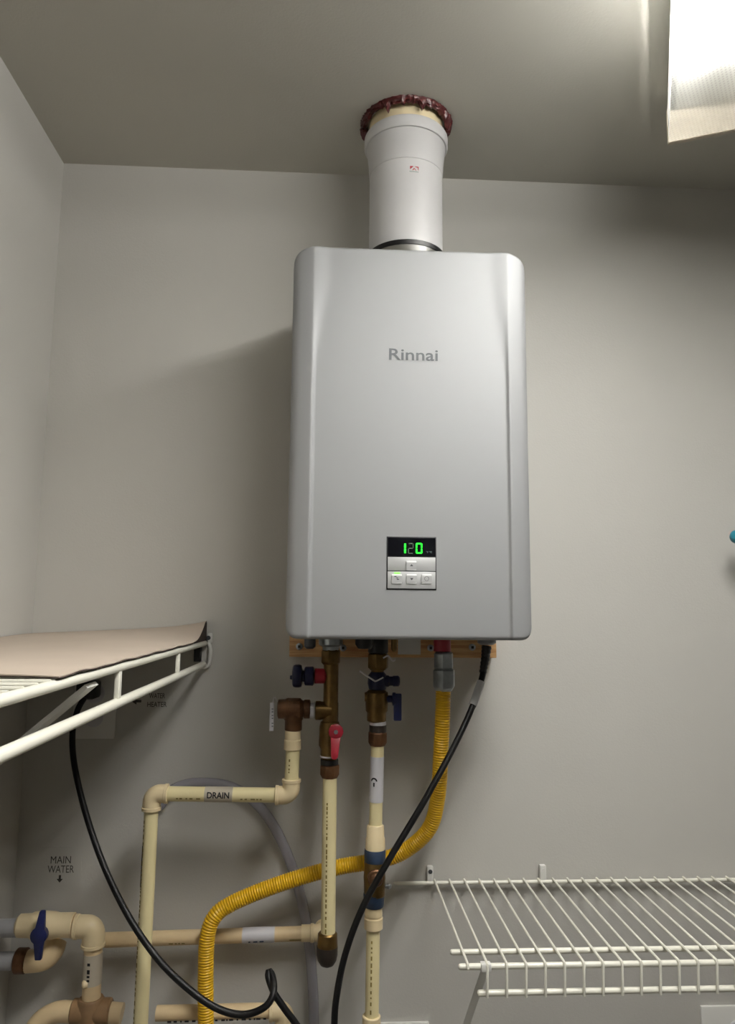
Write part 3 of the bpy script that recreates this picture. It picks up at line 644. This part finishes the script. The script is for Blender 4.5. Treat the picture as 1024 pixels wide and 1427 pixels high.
# wall stickers
def sticker(name, u, v, w_, h_, label):
    c = V(u, v, 0); t = thing(name, (c.x, 0, c.z-h_/2), label, 'sticker')
    MB().box((c.x-w_/2, -.0006, c.z-h_/2), (c.x+w_/2, -.0001, c.z+h_/2)).build('tape', 'wall_paint', t, smooth=False)
    return t, c
t, c = sticker('wall_sticker', 85, 1208, .066, .062, 'clear sticker reading MAIN WATER above the blue handled valve')
mb = MB()
for s_, v, w_ in (('MAIN', 1198, .033), ('WATER', 1211, .043)):
    q = V(85, v, 0); wall_text(mb, s_, (q.x, -.0008, q.z), w_, .0115, 0)
q = V(83.5, 1224.5, 0)
mb.add([(q.x-.0018, -.0008, q.z+.006), (q.x+.0018, -.0008, q.z+.006), (q.x+.0018, -.0008, q.z), (q.x+.0052, -.0008, q.z), (q.x, -.0008, q.z-.006), (q.x-.0052, -.0008, q.z), (q.x-.0018, -.0008, q.z)], [tuple(range(7))], True)
mb.build('lettering', 'faded_ink', t, smooth=False)
t, c = sticker('wall_sticker', 211, 976, .072, .03, 'clear sticker with left arrow beside the outlet under left shelf')
mb = MB()
q = V(190.5, 977, 0); mb.add([(q.x-.009, -.0008, q.z), (q.x, -.0008, q.z+.006), (q.x, -.0008, q.z+.0022), (q.x+.008, -.0008, q.z+.0022), (q.x+.008, -.0008, q.z-.0022), (q.x, -.0008, q.z-.0022), (q.x, -.0008, q.z-.006)], [tuple(range(7))], True)
for s_, v, w_ in (('WATER', 969.5, .027), ('HEATER', 981.5, .033)):
    q = V(219, v, 0); wall_text(mb, s_, (q.x, -.0008, q.z), w_, .0085, .008)
mb.build('lettering', 'faded_ink', t, smooth=False)

# ---------------------------------------------------------------- right wire shelf
SX0, SZ, SP = .1883, ZO-.4539, .0254; NR = 42; XE = SX0+NR*SP+.01
rs = thing('wire_shelf', (SX0+.5, -.15, SZ-.04), 'white wire shelf on back wall right of the pipes', 'shelf')
LIP = SZ-.0385
def rail(a, b, r, par, name='rail'): 
    d = (Vector(b)-Vector(a)).normalized(); L = (Vector(b)-Vector(a)).length
    return MB().lathe(a, d, [(0, r*.5), (r*.35, r*.9), (r, r), (L-r, r), (L-r*.35, r*.9), (L, r*.5)], 14).build(name, 'white_wire', par)
rb = Vector((V(548, 1234, -.010).x, -.010, SZ-.0045))
rail(rb, (XE, -.010, SZ-.0045), .0032, rs)
rail((V(627, 1320, -.262).x, -.262, SZ-.0052), (XE, -.262, SZ-.0052), .0037, rs)
rail((V(638.5, 1347, -.303).x, -.303, SZ-.0052), (XE, -.303, SZ-.0052), .0039, rs)
rail((V(666, 1384, -.305).x, -.3005, LIP), (XE, -.3005, LIP), .0039, rs)
rm = MB().tube([Vector((0, -.0075, 0)), Vector((0, -.3045, 0)), Vector((0, -.3075, -.0006)), Vector((0, -.3085, -.003)), Vector((0, -.3062, -.0385-.003))], .00175, 8)
proto = rm.build('wire', 'white_wire', rs, L=(0, 0, 0)); off = Vector((0, 0, 0))-Vector(rs.location)
short = MB().tube([Vector((0, -.0075, 0)), Vector((0, -.3045, 0)), Vector((0, -.3075, -.0008)), Vector((0, -.3085, -.006))], .00175, 8).build('wire', 'white_wire', rs, L=(0, 0, 0))
short.location = Vector((SX0, 0, SZ))+off
proto.location = Vector((SX0+SP, 0, SZ))+off
for k in range(2, NR): copypart(proto, rs, Vector((SX0+SP*k, 0, SZ))+off)
for u, v in ((599.5, 1227), (757, 1221)):
    c = V(u, v, -.01)
    cl = MB().box((c.x-.0055, -.011, SZ-.009), (c.x+.0055, -.0003, SZ+.022)).build('wall_clip', 'white_plastic', rs, bevel=.0025)
    MB().lathe((c.x, -.0108, SZ+.014), (0, -1, 0), [(0, .0035), (.001, .0035)], 12).build('clip_screw', 'dark_grey_metal' if u < 700 else 'white_plastic', cl)
bxx = V(676, 1350, -.30).x
br = MB(); A = Vector((bxx, -.298, SZ-.012)); B = Vector((bxx, -.003, SZ-.012-.295)); n_ = Vector((0, .0045, -.0045))
br.prism([A-n_*1.0+Vector((-.0055, 0, 0)), A-n_*1.0+Vector((.0055, 0, 0)), B-n_+Vector((.0055, 0, 0)), B-n_+Vector((-.0055, 0, 0))], n_*.5).build('brace', 'white_plastic', rs)
MB().box((bxx-.007, -.3085, SZ-.011), (bxx+.007, -.297, SZ-.0004)).build('brace_clip', 'white_plastic', rs, bevel=.002)

# ---------------------------------------------------------------- left wire shelf with lining sheet
LX, LZ, LD = -.2115, ZO-.0611, .0356
YE = -1.0
ls = thing('wire_shelf', ((LX+XL)/2, YE/2, LZ-LD), 'white wire shelf along the left wall carrying a tan sheet', 'shelf')
def railr(a, b, r, name='rail'): return rail(a, b, r, ls, name)
railr((LX, -.006, LZ), (LX, YE, LZ), .0045); railr((LX, -.012, LZ-LD), (LX, YE, LZ-LD), .0052)
railr((LX-.04, -.006, LZ-.003), (LX-.04, YE, LZ-.003), .0035); railr((XL+.008, -.006, LZ-.003), (XL+.008, YE, LZ-.003), .0032)
w0 = MB().tube([Vector((XL+.006, 0, 0)), Vector((LX, 0, 0))], .0019, 8).build('wire', 'white_wire', ls, L=(0, 0, 0)); off = -Vector(ls.location)
w0.location = Vector((0, -.018, LZ+.0035))+off
for k in range(1, int(-YE/.0254)): copypart(w0, ls, Vector((0, -.018-.0254*k, LZ+.0035))+off)
for u, v in ((248, 918), (164.5, 950)):
    yv = VX(u, v, LX).y
    MB().box((LX-.0025, yv-.0052, LZ-LD), (LX+.0025, yv+.0052, LZ)).build('upright', 'white_wire', ls, bevel=.001)
for k in (1, 2, 3):
    yv = VX(164.5, 950, LX).y-.308*k
    if yv > YE: MB().box((LX-.0025, yv-.0052, LZ-LD), (LX+.0025, yv+.0052, LZ)).build('upright', 'white_wire', ls, bevel=.001)
yb = VX(132, 947, LX).y
A = Vector((LX-.004, yb, LZ-.008)); B = Vector((XL+.002, yb, LZ-.26)); n_ = Vector((.003, 0, -.003))
MB().prism([A+Vector((0, .0155, 0)), A-Vector((0, .0155, 0)), B-Vector((0, .0155, 0)), B+Vector((0, .0155, 0))], n_).build('brace', 'white_plastic', ls)
MB().box((XL+.0003, yb-.01, LZ-.275), (XL+.004, yb+.01, LZ-.245)).build('brace_foot', 'white_plastic', ls, bevel=.001)
c = V(292, 890, 0)
MB().box((LX-.018, -.012, LZ-LD+.004), (LX-.006, -.0003, LZ-.004)).build('end_block', 'black_rubber', ls, bevel=.001)  # near-black block between the two rails at the wall end
eb = MB().box((LX+.0035, -.0065, LZ+.0005), (c.x+.006, -.0003, LZ+.0175)).build('end_bracket', 'white_plastic', ls, bevel=.0025)
MB().lathe((c.x-.001, -.006, LZ+.009), (0, -1, 0), [(0, .004), (.0015, .0035)], 12).build('bracket_screw', 'dark_grey_metal', eb)
MB().tube(spline([Vector((LX+.0065, -.0075, LZ+.001)), Vector((LX+.0098, -.009, LZ-.012)), Vector((LX+.0085, -.009, LZ-.034)), Vector((LX+.003, -.008, LZ-LD-.005)), Vector((LX-.005, -.007, LZ-LD-.004))], 6), .0034, 10).build('end_hook', 'white_plastic', ls)

sheet = thing('shelf_liner', (LX-.1, -.2, LZ+.006), 'tan cardboard sheet curling up at the back wall on left shelf', 'cardboard')
ysh = VX(74, 949, LX).y; NA, NB = 60, 40
def shz(b, y):                 # height of the sheet over the wires
    lift = ss(-.34, -.004, y)
    e_ = ss(-.13, -.012, y)
    z = LZ+.0092+lift*(.006+.014*b)*(1-b**7*(1-e_))+e_*.009*b**7-.0020*b**8*(1-e_)
    z += (.0006+.0005*math.sin(y*46+1)+.0004*math.sin(y*91))*b**6*(1-ss(-.1, -.02, y))
    return z
for nm, mt_, dz in (('sheet', 'kraft_face', 0), ('backing', 'kraft_dark', -.0010)):
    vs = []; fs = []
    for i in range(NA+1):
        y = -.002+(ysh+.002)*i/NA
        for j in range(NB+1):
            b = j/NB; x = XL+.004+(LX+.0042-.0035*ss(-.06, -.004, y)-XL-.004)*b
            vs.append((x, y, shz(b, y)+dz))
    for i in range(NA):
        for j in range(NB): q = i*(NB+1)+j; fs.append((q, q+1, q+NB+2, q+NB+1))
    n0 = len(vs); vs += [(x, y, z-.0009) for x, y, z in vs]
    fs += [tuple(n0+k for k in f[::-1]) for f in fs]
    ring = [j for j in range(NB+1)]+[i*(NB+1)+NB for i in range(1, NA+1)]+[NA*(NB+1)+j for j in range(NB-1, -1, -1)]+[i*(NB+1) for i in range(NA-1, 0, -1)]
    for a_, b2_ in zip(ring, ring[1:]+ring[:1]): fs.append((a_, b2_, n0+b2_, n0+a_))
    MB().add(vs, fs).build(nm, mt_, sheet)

ys_ = [-.12+k*.0116 for k in range(11)]               # dark brown strip closing the gap under the lifted edge
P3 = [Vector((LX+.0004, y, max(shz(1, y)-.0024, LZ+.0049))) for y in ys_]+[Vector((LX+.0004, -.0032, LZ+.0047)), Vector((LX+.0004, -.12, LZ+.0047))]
MB().prism(P3, (.001, 0, 0)).build('corner_fill', 'kraft_dark', sheet, smooth=False)
# ---------------------------------------------------------------- teal ended rod on the wall, mostly out of frame
kc = V(1027, 748, -.06)
kb = thing('wall_rod', (kc.x+.2, -.03, kc.z-.02), 'dark rod with teal round end on wall right of the heater', 'rod')
MB().lathe(kc+Vector((-.012, 0, 0)), (1, 0, 0), [(0, .002), (.0012, .006), (.004, .0098), (.009, .0122), (.014, .0125), (.022, .0125), (.024, .011)], 24).build('end_knob', 'teal_plastic', kb)
MB().lathe(kc+Vector((.011, 0, 0)), (1, 0, 0), [(0, .0095), (.42, .0095)], 18).build('shaft', 'dark_grey_metal', kb)
for dx in (.1, .34):
    MB().box((kc.x+dx-.008, -.0705, kc.z-.0155), (kc.x+dx+.008, -.0003, kc.z-.0096)).build('holder', 'dark_grey_metal', kb, bevel=.001)
